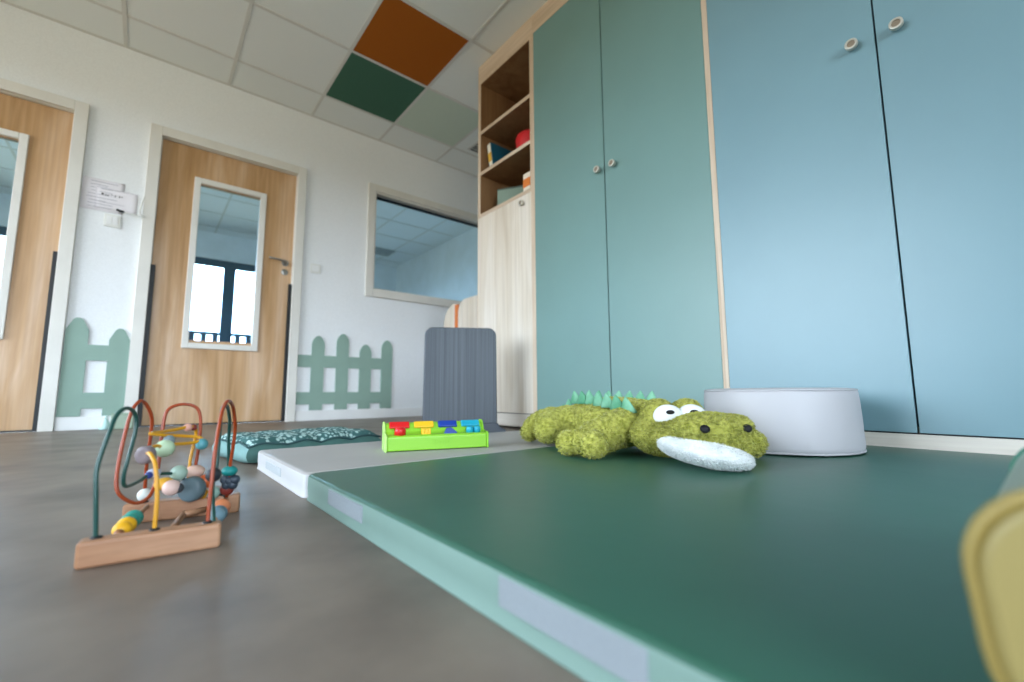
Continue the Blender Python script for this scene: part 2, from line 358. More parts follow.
# ------------------------------------------------------------------ wall fittings
def switch(x0, x1, z0, z1, label, n):
    t = thing('light_switch', label, 'light switch', ((x0 + x1) / 2, D, (z0 + z1) / 2)); hw = (x1 - x0) / 2; hh = (z1 - z0) / 2
    obj('cover_plate', box(-hw, hw, -.012, 0, -hh, hh, bev=.003), 'plastic_white', t)
    for i in range(n):
        a_ = -hw * .7 + i * 1.4 * hw / n; obj('rocker', box(a_ + .001, a_ + 1.4 * hw / n - .001, -.016, -.008, -hh * .68, hh * .68, bev=.002), 'white', t)
switch(-.285, -.203, 1.305, 1.388, 'white square light switch under the taped papers', 2)
switch(.985, 1.067, 1.212, 1.290, 'white square light switch right of the door handle', 1)
def sheet(x0, x1, z0, z1, y, label, lines, dark=None, curl=.0015):
    t = thing('paper_sheet', label, 'paper', ((x0 + x1) / 2, D, (z0 + z1) / 2)); hw = (x1 - x0) / 2; hh = (z1 - z0) / 2
    b = bmesh.new(); n = 8; gv = []
    for i in range(n + 1):
        for j in range(n + 1):
            u, v = i / n, j / n; gv.append(b.verts.new((-hw + 2 * hw * u, -y - curl * (2 * u - 1) ** 2 * v, -hh + 2 * hh * v)))
    for i in range(n):
        for j in range(n): b.faces.new((gv[i * (n + 1) + j], gv[(i + 1) * (n + 1) + j], gv[(i + 1) * (n + 1) + j + 1], gv[i * (n + 1) + j + 1]))
    p = obj('page', b, 'paper', t, smooth=True); so = p.modifiers.new('thick', 'SOLIDIFY'); so.thickness = .0006
    b = bmesh.new()
    for (u0, u1, v, hgt) in lines: bx(b, -hw + 2 * hw * u0, -hw + 2 * hw * u1, -y - curl - .0018, -y - curl - .0008, -hh + 2 * hh * v, -hh + 2 * hh * v + hgt)
    obj('print', b, 'ink', t)
    if dark:
        b = bmesh.new()
        for (u0, u1, v, hgt) in dark: bx(b, -hw + 2 * hw * u0, -hw + 2 * hw * u1, -y - curl - .002, -y - curl - .0008, -hh + 2 * hh * v, -hh + 2 * hh * v + hgt)
        obj('handwriting', b, 'ink_dark', t)
rl_ = random.Random(3)
sheet(-.402, -.20, 1.40, 1.612, .001, 'larger printed paper taped between the two doors', [(.12 + .1 * rl_.random(), .55 + .35 * rl_.random(), .1 + .1 * i, .003) for i in range(9)])
sheet(-.338, -.128, 1.418, 1.558, .0035, 'smaller note overlapping the larger paper, with dark handwriting', [(.02, .98, .985, .0015), (.015, .02, 0, .139), (.1, .7, .3, .002)],
      [(.14, .19, .66, .011), (.23, .26, .66, .006), (.28, .31, .65, .006), (.36, .40, .70, .003), (.45, .47, .64, .012), (.55, .57, .66, .011), (.60, .64, .7, .003)])
pn = thing('wall_hook', 'thin white bent rod with a black tip beside the papers', 'hook', (-.09, D, 1.405))
obj('rod', tube(bmesh.new(), [(.004, -.005, .205), (.002, -.02, .19), (-.022, -.035, .03), (-.008, -.04, .004), (-.06, -.042, .0), (-.105, -.045, .003)], .0045, 8), 'plastic_white', pn, smooth=True)
obj('tip', tube(bmesh.new(), [(-.098, -.0445, .002), (-.137, -.048, .010)], .0075, 10, False), 'black', pn, smooth=True)
b = box(-.012, .006, -.03, 0, -.012, .012, bev=.003); obj('mount', b, 'plastic_white', pn)

def fence(name_label, ox, pickets, rails, gaps):
    """flat picket fence board on the wall: one outline with its openings"""
    b = bmesh.new()
    for x0, x1, top, kind in pickets:
        r = (x1 - x0) / 2; c = (x0 + x1) / 2; pts = [(x0, .083), (x1, .083)]
        if kind == 'round':
            pts += [(c + r, top - .075), (c + r * .93, top - .055), (c + r * .75, top - .032), (c + r * .45, top - .011), (c + r * .2, top - .002), (c, top), (c - r * .2, top - .002), (c - r * .45, top - .011), (c - r * .75, top - .032), (c - r * .93, top - .055), (c - r, top - .075)]
        else:
            pts += [(c + r, top - .075), (c + r * .45, top - .012), (c + r * .2, top), (c - r * .2, top), (c - r * .45, top - .012), (c - r, top - .075)]
        prism(b, pts, D - .012, D - .001)
    x0, x1 = rails
    for z0, z1 in ((.13, .228), (.428, .527)):
        e_ = [p for p in pickets]; xs = [x0] + [v for p in e_ for v in (p[0], p[1])] + [x1]
        for a_, b_ in zip(xs[0::2], xs[1::2]):
            if b_ - a_ > .002: bx(b, a_, b_, D - .012, D - .001, z0, z1)
    bmesh.ops.translate(b, verts=b.verts, vec=(-ox, -D, 0))
    o = obj('fence_panel', b, 'sage'); o.location = (ox, D, 0); tag(o, name_label, 'fence panel')
fence('sage green picket fence board between the two doors', -.25, [(-.402, -.298, .692, 'point'), (-.2, -.098, .64, 'point')], (-.402, -.098), None)
fence('sage green picket fence board right of the door, with four pickets', 1.32, [(1.027, 1.127, .69, 'round'), (1.225, 1.328, .722, 'round'), (1.423, 1.528, .643, 'round'), (1.62, 1.724, .694, 'round')], (.925, 1.724), None)

# little things on the floor at the left fence
bxo = thing('small_box', 'small pale sage box on the floor below the left fence', 'box', (-.098, D - .045, 0))
obj('body', box(-.055, .055, -.026, .026, 0, .088, bev=.006), mat('pale_sage_card', '9fb19c', .7), bxo); obj('lid', box(-.057, .057, -.028, .028, .088, .098, bev=.003), mat('pale_sage_lid', '93a893', .7), bxo)
bt = thing('small_bottle', 'tiny pale aqua bottle standing by the left fence', 'bottle', (-.178, D - .05, 0))
obj('body', lathe(bmesh.new(), [(0, 0), (.026, 0), (.028, .006), (.024, .03), (.014, .055), (.009, .065), (0, .065)], 20), mat('aqua_plastic', 'bfe3e0', .3), bt, smooth=True)
obj('cap', lathe(bmesh.new(), [(0, .064), (.010, .064), (.010, .082), (.007, .085), (0, .085)], 16), mat('aqua_cap', 'd9eeec', .3), bt, smooth=True)

# ------------------------------------------------------------------ cabinets
XB = 2.33; ZP = .0925; ZD = 2.456
def knob(parent, y, z, px=0):
    b = lathe(bmesh.new(), [(0, 0), (.0075, 0), (.0085, .010), (.016, .014), (.0170, .016), (.0175, .018), (.0175, .0285), (.0168, .0298), (.0158, .0302), (.0118, .0302), (.0112, .0295), (.0110, .0265), (0, .0265)], 32, Matrix.Translation((px, y, z)) @ Matrix.Rotation(-PI / 2, 4, 'Y'))
    k = obj('knob', b, 'knob', parent, smooth=True, bevel=.0002)
    b = lathe(bmesh.new(), [(0, .026), (.0108, .026), (.0108, .0272), (0, .0274)], 24, Matrix.Translation((px, y, z)) @ Matrix.Rotation(-PI / 2, 4, 'Y'))
    obj('recess', b, 'knob_dark', k); return k
def wardrobe(label, y0, y1, ys, m, seam_knobs):
    yc = (y0 + y1) / 2; t = thing('wardrobe', label, 'wardrobe', (W, yc, 0)); h0, h1 = y0 - yc, y1 - yc
    b = bmesh.new()
    bx(b, 0, XB - W, h0, h0 + .011, ZP, ZD); bx(b, 0, XB - W, h1 - .011, h1, ZP, ZD)
    bx(b, .022, XB - W, h0 + .011, h1 - .011, ZP, ZP + .018); bx(b, .022, XB - W, h0 + .011, h1 - .011, ZD - .018, ZD); bx(b, XB - W - .01, XB - W, h0 + .011, h1 - .011, ZP + .018, ZD - .018)
    obj('body', b, 'light_oak', t)
    obj('cornice', box(.001, XB - W, h0, h1, ZD, H - .001), 'light_oak_y', t)
    obj('plinth', box(.004, .03, h0, h1, .0155, ZP - .003), 'pale_wood_y', t)
    b = bmesh.new(); bx(b, .02, .026, h0 + .011, h1 - .011, ZP + .018, ZD - .018); bx(b, .012, .05, h0, h1, ZP - .003, ZP); obj('shadow_gap', b, 'black', t)
    for (ya, yb), kn in zip(ys, seam_knobs):
        d = obj('cabinet_door', box(0, .019, ya - yc, yb - yc, ZP + .0015, ZD - .003, bev=.001, seg=1), m, t)
        knob(d, kn[0] - yc, kn[1])
    return t
S1, S2, S3 = 1.3450, .8065, .2575
wardrobe('tall teal green two door wardrobe beside the open shelf unit', .796, 1.8795, [(S1 + .0030, 1.8675), (S2 + .002, S1 - .0030)], 'teal_door', [(1.377, 1.344), (1.282, 1.338)])
wardrobe('tall pale blue two door wardrobe behind the white pouf', -.288, .796, [(S3 + .0024, .784), (-.276, S3 - .0024)], 'blue_door', [(.315, 1.337), (.203, 1.332)])

# open shelf unit with a pale door below
y0, y1 = 1.8795, 2.4605; yc = (y0 + y1) / 2; sh = thing('shelf_unit', 'tall oak shelf unit with open top shelves and a pale wood door', 'shelf unit', (W, yc, 0)); h0, h1 = y0 - yc, y1 - yc
b = bmesh.new(); bx(b, 0, XB - W, h0, h0 + .026, ZP, ZD); bx(b, 0, XB - W, h1 - .028, h1, ZP, ZD); bx(b, .0, XB - W, h0 + .026, h1 - .028, ZD - .02, ZD); bx(b, .022, XB - W, h0 + .026, h1 - .028, ZP, ZP + .02)
obj('body', b, 'light_oak', sh)
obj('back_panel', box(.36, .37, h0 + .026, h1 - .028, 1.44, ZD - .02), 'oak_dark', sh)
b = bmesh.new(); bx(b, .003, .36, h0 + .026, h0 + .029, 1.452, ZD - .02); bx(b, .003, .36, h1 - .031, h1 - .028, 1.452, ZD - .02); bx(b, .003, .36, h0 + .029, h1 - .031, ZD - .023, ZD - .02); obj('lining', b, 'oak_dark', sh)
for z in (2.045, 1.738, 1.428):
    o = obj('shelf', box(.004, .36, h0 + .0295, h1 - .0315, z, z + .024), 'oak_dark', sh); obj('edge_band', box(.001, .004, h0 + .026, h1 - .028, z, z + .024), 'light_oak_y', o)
obj('cornice', box(.001, XB - W, h0, h1, ZD, H - .001), 'light_oak_y', sh)
obj('plinth', box(.004, .03, h0, h1, .0155, ZP - .003), 'pale_wood_y', sh)
obj('shadow_gap', box(.012, .05, h0, h1, ZP - .003, ZP), 'black', sh)
d = obj('cabinet_door', box(-.0005, .0185, h0 + .020, h1 - .004, ZP + .0015, 1.426, bev=.001, seg=1), 'pale_wood', sh); knob(d, 1.972 - yc, 1.372)

# things on the shelves
def leaning_box(name, label, cat, loc, size, m, rx, rz=0):
    t = tag(obj(name, box(-size[0] / 2, size[0] / 2, -size[1] / 2, size[1] / 2, 0, size[2], bev=.003), m), label, cat); t.location = loc; t.rotation_euler = (rx, 0, rz); return t
fd = thing('folder', 'dark teal folder with white and yellow spine leaning on the middle shelf', 'folder', (W + .17, 2.364, 1.7685)); fd.rotation_euler = (-.17, 0, 0)
obj('cover', box(-.12, .16, -.024, .024, .0, .215, bev=.002), mat('folder_teal', '155a72', .5), fd)
obj('pages', box(-.122, .16, -.017, .017, .004, .21), mat('folder_paper', 'e6e2d2', .8), fd)
obj('spine_label', box(-.124, -.1215, -.018, .018, .07, .14), mat('folder_yellow', 'd9a93a', .7), fd)
rb = thing('red_basket', 'red rounded basket on the middle shelf at its right end', 'basket', (W + .14, 2.045, 1.7625))
mred = mat('red_plastic', 'c81e22', .45)
b = bmesh.new(); lathe(b, [(0, 0), (.085, 0), (.095, .02), (.105, .115), (.10, .128), (.095, .12), (.085, .03), (0, .025)], 32, Matrix.Diagonal((1, 1.05, 1, 1))); obj('body', b, mred, rb, smooth=True)
b = bmesh.new(); lathe(b, [(0, .124), (.099, .124), (.10, .132), (.06, .146), (.02, .150), (0, .150)], 32); obj('lid', b, mred, rb, smooth=True)
obj('handle', tube(bmesh.new(), [(-.03, -.06, .14), (-.03, -.075, .166), (-.03, -.09, .16), (-.03, -.1, .12)], .006, 8), 'black', rb, smooth=True)
gb = thing('storage_box', 'flat grey green box standing askew on the lowest open shelf', 'box', (1.840, 2.238, 1.4525), math.atan2(-.102, .174) - 0)
gb.rotation_euler = (0, 0, math.atan2(.102, .174))
msg = mat('box_sage', '7d9182', .7)
obj('body', box(0.0, .07, -.11, .10, 0, .155, bev=.003), msg, gb); obj('lid', box(-.002, .072, -.112, .102, .1555, .163, bev=.002), mat('box_lid', '56665c', .7), gb)
ob = thing('storage_carton', 'orange and white carton at the right end of the lowest open shelf', 'carton', (W + .045, 1.958, 1.4525))
obj('body', box(-.03, .03, -.032, .032, 0, .12, bev=.002), mat('carton_white', 'e8dcc8', .6), ob); obj('band', box(-.031, .031, -.0335, .0335, .03, .085, bev=.001), mat('carton_orange', 'd9792c', .6), ob)

# low unit with rounded panels between the shelf unit and the back wall
lu = thing('low_cabinet', 'low pale wood unit with rounded panels and an orange edge behind the shelf unit', 'cabinet', (1.90, 2.85, 0))
def rp_(y0, y1, top, r, tr): return [(y0, 0), (y1, 0)] + ([(y1 - r + r * math.cos(PI / 2 * i / 8), top - r + r * math.sin(PI / 2 * i / 8)) for i in range(9)] if tr else [(y1, top)]) + [(y0, top)]
obj('side_panel', prism(bmesh.new(), rp_(2.62 - 2.85, 2.985 - 2.85, .955, .10, True), 0, .02, 'YZ'), 'pale_wood', lu)
obj('side_panel', prism(bmesh.new(), rp_(3.03 - 2.85, 3.21 - 2.85, .940, .16, True), 0.004, .024, 'YZ'), 'pale_wood', lu)
obj('divider', prism(bmesh.new(), [(2.985 - 2.85, 0), (3.03 - 2.85, 0), (3.03 - 2.85, .925), (2.985 - 2.85, .925)], -.004, .36, 'YZ'), mat('orange_edge', 'd9793a', .6), lu)
obj('back_panel', box(.02, .36, -.23, .36, 0, .62), 'pale_wood', lu)

# ------------------------------------------------------------------ floor mats
MX = .2688
def pad(name, label, x0, x1, y0, y1, h, top, side, patches, pm):
    t = thing(name, label, 'floor mat', ((x0 + x1) / 2, (y0 + y1) / 2, 0)); cx, cy = t.location[:2]; hx, hy = (x1 - x0) / 2, (y1 - y0) / 2
    b = bmesh.new(); r = .009
    pts = rounded(-hx, hx, -hy, hy, .015, 5)
    prof = [(0, .0), (0, .002), (.002, .006), (.0005, h * .45), (.0005, h - r), (.0012, h - r * .55)]
    rings = [[b.verts.new((p[0] * (1 - i_ / hx), p[1] * (1 - i_ / hy), z)) for p in pts] for i_, z in prof]
    n = len(pts)
    for A, B in zip(rings, rings[1:]):
        for i in range(n): b.faces.new((A[i], A[(i + 1) % n], B[(i + 1) % n], B[i]))
    b.faces.new(rings[0][::-1]); obj('side_cover', b, side, t, smooth=True)
    b = bmesh.new(); prof = [(.0012, h - r * .55), (.003, h - r * .22), (.006, h - r * .05), (.010, h)]
    rings = [[b.verts.new((p[0] * (1 - i_ / hx), p[1] * (1 - i_ / hy), z)) for p in pts] for i_, z in prof]
    for A, B in zip(rings, rings[1:]):
        for i in range(n): b.faces.new((A[i], A[(i + 1) % n], B[(i + 1) % n], B[i]))
    b.faces.new(rings[-1]); obj('top_cover', b, top, t, smooth=True)
    for (ya, yb, za, zb) in patches:
        obj('hook_tape', box(-hx - .0012, -hx + .004, ya - cy, yb - cy, za, zb, bev=.0008, seg=1), pm, t)
pad('play_mat', 'large dark green play mat with pale mint sides under the plush crocodile', MX, 1.712, -.52, .9965, MT, 'mat_green', 'mat_mint', [(.687, .848, .0175, .0435), (.187, .347, .0175, .0445)], 'velcro_grey')
pad('play_mat', 'pale grey play mat with white sides under the green pop up toy', MX - .003, 1.712, 1.0, 1.50, MT, 'mat_grey', 'mat_white', [(1.2, 1.368, .016, .0355)], 'velcro_white')

# ------------------------------------------------------------------ white pouf
pf = thing('pouf', 'round white vinyl pouf standing on the green mat by the wardrobe', 'pouf', (1.439, .523, MT))
b = bmesh.new(); seg = 96; rr_ = random.Random(8)
prof = [(0, .004), (.190, .004), (.197, .010), (.1985, .02), (.1985, .04), (.1975, .08), (.1955, .13), (.194, .158), (.1915, .166), (.186, .1705), (.16, .1725), (.08, .1735), (0, .174)]
rings = []
for r, z in prof:
    if r == 0: rings.append([b.verts.new((0, 0, z))]); continue
    row = []
    for i in range(seg):
        a_ = 2 * PI * i / seg; wob = .0025 * noise.noise(Vector((math.cos(a_) * 6, math.sin(a_) * 6, z * 18))) + (.0018 * noise.noise(Vector((a_ * 9, z * 30, 3))) if z < .06 else 0)
        row.append(b.verts.new(((r + wob) * math.cos(a_), (r + wob) * math.sin(a_), z)))
    rings.append(row)
for A, B in zip(rings, rings[1:]):
    for i in range(seg):
        j = (i + 1) % seg
        if len(A) == 1: b.faces.new((A[0], B[i], B[j]))
        elif len(B) == 1: b.faces.new((A[i], A[j], B[0]))
        else: b.faces.new((A[i], A[j], B[j], B[i]))
obj('cover', b, 'pouf', pf, smooth=True)
for nm, rad, z in (('base_piping', .1975, .0065), ('top_piping', .1915, .1665)):
    b = bmesh.new(); pts = [(rad * math.cos(2 * PI * i / 72), rad * math.sin(2 * PI * i / 72), z + .0012 * noise.noise(Vector((i * .4, 0, 0)))) for i in range(73)]
    tube(b, pts, .0028, 6, False); obj(nm, b, 'pouf', pf, smooth=True)

# ------------------------------------------------------------------ grey freestanding screen
dr = Vector((.856, -.516, 0)).normalized(); pr = Vector((1.491, 1.95, 0)); cc = pr - dr * .194
gs = thing('floor_screen', 'dark grey ribbed upright board with rounded corners on a flared foot', 'screen', (cc.x, cc.y, 0), math.atan2(dr.y, dr.x))
M['ribbed'] = None
m = bpy.data.materials.new('ribbed_grey_plastic'); m.use_nodes = True; t = m.node_tree; pb = t.nodes['Principled BSDF']; pb.inputs['Roughness'].default_value = .55
tcn = t.nodes.new('ShaderNodeTexCoord'); mp = t.nodes.new('ShaderNodeMapping'); mp.inputs['Scale'].default_value = (190, 60, 1.0)
nz = t.nodes.new('ShaderNodeTexNoise'); nz.inputs['Scale'].default_value = 1; nz.inputs['Detail'].default_value = 3; nz.inputs['Distortion'].default_value = .3
rp2 = t.nodes.new('ShaderNodeValToRGB'); rp2.color_ramp.elements[0].position = .35; rp2.color_ramp.elements[0].color = lin('3f454c'); rp2.color_ramp.elements[1].position = .65; rp2.color_ramp.elements[1].color = lin('585f66')
bp = t.nodes.new('ShaderNodeBump'); bp.inputs['Strength'].default_value = .5; bp.inputs['Distance'].default_value = .002
t.links.new(tcn.outputs['Object'], mp.inputs[0]); t.links.new(mp.outputs[0], nz.inputs['Vector']); t.links.new(nz.outputs['Fac'], rp2.inputs[0]); t.links.new(rp2.outputs[0], pb.inputs['Base Color']); t.links.new(nz.outputs['Fac'], bp.inputs['Height']); t.links.new(bp.outputs[0], pb.inputs['Normal'])
M['ribbed'] = m
b = prism(bmesh.new(), rounded(-.196, .194, .02, .572, .045, 8, (0, 0, 1, 1)), -.018, .018)
for v in b.verts:                                      # slightly wider towards the foot
    k = max(0, (.35 - v.co.z)) / .35; v.co.x += (.006 if v.co.x > 0 else -.006) * k
obj('board', b, 'ribbed', gs, bevel=.008)
b = bmesh.new(); prism(b, [(-.22, 0), (.245, 0), (.245, .012), (.236, .022), (.215, .030), (.204, .042), (.2005, .055), (-.199, .055), (-.202, .045), (-.215, .03), (-.22, .012)], -.045, .05)
obj('foot', b, mat('dark_grey_plastic', '454b53', .5), gs, bevel=.008)

# ------------------------------------------------------------------ teal quilted cushion
cu = thing('floor_cushion', 'teal quilted floor cushion with pale leaf print lying behind the grey mat', 'cushion', (.255, 1.56, 0), math.radians(9))
L_, Wd, hh = .44, .32, .078
m = bpy.data.materials.new('leaf_print_fabric'); m.use_nodes = True; t = m.node_tree; pb = t.nodes['Principled BSDF']; pb.inputs['Roughness'].default_value = .85; pb.inputs['Specular IOR Level'].default_value = .2
tcn = t.nodes.new('ShaderNodeTexCoord'); mp = t.nodes.new('ShaderNodeMapping'); mp.inputs['Scale'].default_value = (75, 45, 60); mp.inputs['Rotation'].default_value = (0, 0, .6)
vo = t.nodes.new('ShaderNodeTexVoronoi'); vo.inputs['Scale'].default_value = 1
rp2 = t.nodes.new('ShaderNodeValToRGB'); rp2.color_ramp.elements[0].position = .36; rp2.color_ramp.elements[0].color = lin('a8c4c0'); rp2.color_ramp.elements[1].position = .52; rp2.color_ramp.elements[1].color = lin('3f6463')
t.links.new(tcn.outputs['Object'], mp.inputs[0]); t.links.new(mp.outputs[0], vo.inputs['Vector']); t.links.new(vo.outputs['Distance'], rp2.inputs[0]); t.links.new(rp2.outputs[0], pb.inputs['Base Color'])
M['leaf'] = m
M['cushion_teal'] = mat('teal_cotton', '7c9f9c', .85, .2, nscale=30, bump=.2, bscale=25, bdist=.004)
def scal(u, v): return .009 * (abs(math.sin(PI * 4 * u)) * (1 if min(v, 1 - v) < min(u, 1 - u) else 0) + abs(math.sin(PI * 2 * v)) * (0 if min(v, 1 - v) < min(u, 1 - u) else 1) - .6)
def puff(u, n): return abs(math.sin(PI * u * n)) ** .5
b = bmesh.new(); N, K = 48, 24; gv = {}
for i in range(N + 1):
    for j in range(K + 1):
        u, v = i / N, j / K; e_ = min(u, 1 - u, ) * 2; f_ = min(v, 1 - v) * 2
        z = hh * (.80 + .2 * min(1, (min(e_ * L_, f_ * Wd) / .05)) ** .5) + .008 * (puff(u, 4) * puff(v, 2) - .6) + .004 * noise.noise(Vector((u * 9, v * 6, 0))) + max(0, 1 - min(e_ * L_, f_ * Wd) / .06) * scal(u, v)
        gv[i, j] = b.verts.new((u * L_, v * Wd, z))
for i in range(N):
    for j in range(K): b.faces.new((gv[i, j], gv[i + 1, j], gv[i + 1, j + 1], gv[i, j + 1]))
obj('top_cover', b, 'leaf', cu, smooth=True)
b = bmesh.new()
per = [(i / N, 0) for i in range(N)] + [(1, j / K) for j in range(K)] + [(1 - i / N, 1) for i in range(N)] + [(0, 1 - j / K) for j in range(K)]
rings = []
for lv in range(6):
    q = lv / 5; row = []
    for (u, v) in per:
        along = u * 4 if v in (0, 1) else v * 2
        out = (.010 * math.sin(PI * q) + .006 * math.sin(PI * q) * abs(math.sin(PI * along)))
        nx = -1 if u == 0 else (1 if u == 1 else 0); ny = -1 if v == 0 else (1 if v == 1 else 0)
        ztop = hh * .80 - .006 + scal(u, v) + .004 * noise.noise(Vector((u * 9, v * 6, 0)))
        zb = .004 + .005 * (1 - abs(math.sin(PI * along)))
        row.append(b.verts.new((u * L_ + nx * out, v * Wd + ny * out, zb + (ztop - zb) * q)))
    rings.append(row)
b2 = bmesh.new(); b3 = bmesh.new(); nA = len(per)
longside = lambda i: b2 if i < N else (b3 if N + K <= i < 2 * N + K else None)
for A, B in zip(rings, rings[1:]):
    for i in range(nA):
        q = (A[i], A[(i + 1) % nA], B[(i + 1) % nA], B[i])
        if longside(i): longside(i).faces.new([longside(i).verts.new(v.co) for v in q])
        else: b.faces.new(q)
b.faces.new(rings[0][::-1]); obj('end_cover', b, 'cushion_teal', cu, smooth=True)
M['cushion_shaded'] = mat('shaded_teal_cotton', '4d706a', .85, .2, nscale=30, bump=.2, bscale=25, bdist=.004)  # deeper copy of the end cotton, the long sides' shade put into its colour
for q in (b2, b3): bmesh.ops.remove_doubles(q, verts=q.verts, dist=1e-5); obj('long_side_cover', q, 'cushion_shaded', cu, smooth=True)
b = bmesh.new(); tube(b, [(u * L_ + (-.004 if u == 0 else .004 if u == 1 else 0), v * Wd + (-.004 if v == 0 else .004 if v == 1 else 0), hh * .80 - .003 + scal(u, v) + .004 * noise.noise(Vector((u * 9, v * 6, 0)))) for u, v in per + per[:1]], .0035, 6, False)
obj('piping', b, mat('dark_teal_piping', '2f5052', .8), cu, smooth=True)

# ------------------------------------------------------------------ green pop up toy
pt = thing('pop_up_toy', 'lime green pop up toy with four coloured flaps on the pale grey mat', 'toy', (.523, 1.190, MT), math.atan2(-.09, .274))
M['lime'] = mat('lime_plastic', '8fce35', .4, .5); M['lime2'] = mat('lime_plastic_end', 'b5e07a', .4, .5)
Lt = .302
b = prism(bmesh.new(), [(0, .002), (.086, .002), (.088, .070), (.083, .076), (.068, .076), (.060, .071), (.047, .050), (.036, .045), (.006, .045), (0, .040)], .006, Lt - .006, 'YZ')
obj('housing', b, 'lime', pt, bevel=.003)
for xe in (0, Lt - .006):
    b = prism(bmesh.new(), [(-.002, 0), (.090, 0), (.091, .073), (.085, .080), (.066, .080), (.058, .074), (.045, .053), (.034, .049), (.004, .048), (-.002, .043)], xe, xe + .006, 'YZ'); obj('end_panel', b, 'lime2' if xe == 0 else 'lime', pt, bevel=.002)
cols = [('red', 'd8181c'), ('yellow', 'f2bd22'), ('blue', '1c3f9c'), ('cyan', '1aa3bd')]
for i, (cn, ch) in enumerate(cols):
    mm = mat('pop_' + cn, ch, .4, .5); xc = .045 + i * .0715
    b = box(-.029, .029, -.011, .011, -.004, .004, bev=.003); bmesh.ops.transform(b, matrix=Matrix.Translation((xc, .0555, .070)) @ Matrix.Rotation(math.radians(50), 4, 'X'), verts=b.verts)
    f_ = obj('flap', b, mm, pt); f_['label'] = cn + ' flap'
    b = bmesh.new()
    if cn == 'blue': prism(b, [(-.018, .045), (.020, .045), (.018, .050), (.002, .062), (-.010, .060)], .012, .026); bmesh.ops.translate(b, verts=b.verts, vec=(xc, 0, 0))
    elif cn == 'cyan':
        for dx in (-.011, .011): lathe(b, [(0, .044), (.011, .044), (.011, .060), (.008, .063), (0, .063)], 20, Matrix.Translation((xc + dx, .02, 0)))
    elif cn == 'red': lathe(b, [(0, .044), (.016, .044), (.016, .060), (.012, .066), (0, .067)], 24, Matrix.Translation((xc - .002, .02, 0)))
    else:
        for dx in (-.009, 0, .009): bx(b, xc + dx - .0045, xc + dx + .0045, .012, .028, .044, .062, bev=.002)
    k_ = obj('button', b, mm, pt, smooth=cn in ('red', 'cyan')); k_['label'] = cn + ' button'
b = bmesh.new()
for i in range(7): bx(b, .135 + i * .008, .139 + i * .008, -.0012, .002, .016 + .002 * (i % 2), .028)
obj('relief_mark', b, 'lime', pt)

# ------------------------------------------------------------------ wooden bead maze
bmz = thing('bead_maze', 'wooden bead maze with bent coloured wires standing on the grey floor', 'toy', (.04, .87, 0))
ofs = Vector((-.04, -.87, 0))
M['beech'] = wood('beech', '9c7053', 'ad8161', 'ba9173', 'X', .45, s=2.2)
def along_box(p, q, wd, h, z0=0, bev=.004):
    d = Vector(q) - Vector(p); b = box(0, d.length, -wd / 2, wd / 2, z0, z0 + h, bev=bev)
    bmesh.ops.transform(b, matrix=Matrix.Translation(Vector(p) + ofs) @ Matrix.Rotation(math.atan2(d.y, d.x), 4, 'Z'), verts=b.verts); return b
obj('front_block', along_box((-.0515, .795, 0), (.0985, .780, 0), .028, .0325), 'beech', bmz)
obj('back_block', along_box((-.013, 1.012, 0), (.150, .978, 0), .028, .0325), 'beech', bmz)
def rod(p, q, r, z): return tube(bmesh.new(), [Vector((*p, z)) + ofs, Vector((*q, z)) + ofs], r, 10, False)
obj('cross_bar', rod((.033, .80), (.066, .965), .005, .012), 'beech', bmz, smooth=True)
obj('cross_bar', rod((.064, .955), (.098, .975), .005, .012), 'beech', bmz, smooth=True)
obj('bead_rod', rod((-.018, .800), (.016, .99), .0035, .027), 'beech', bmz, smooth=True)
obj('bead_rod', rod((.088, .79), (.128, .975), .0035, .027), 'beech', bmz, smooth=True)
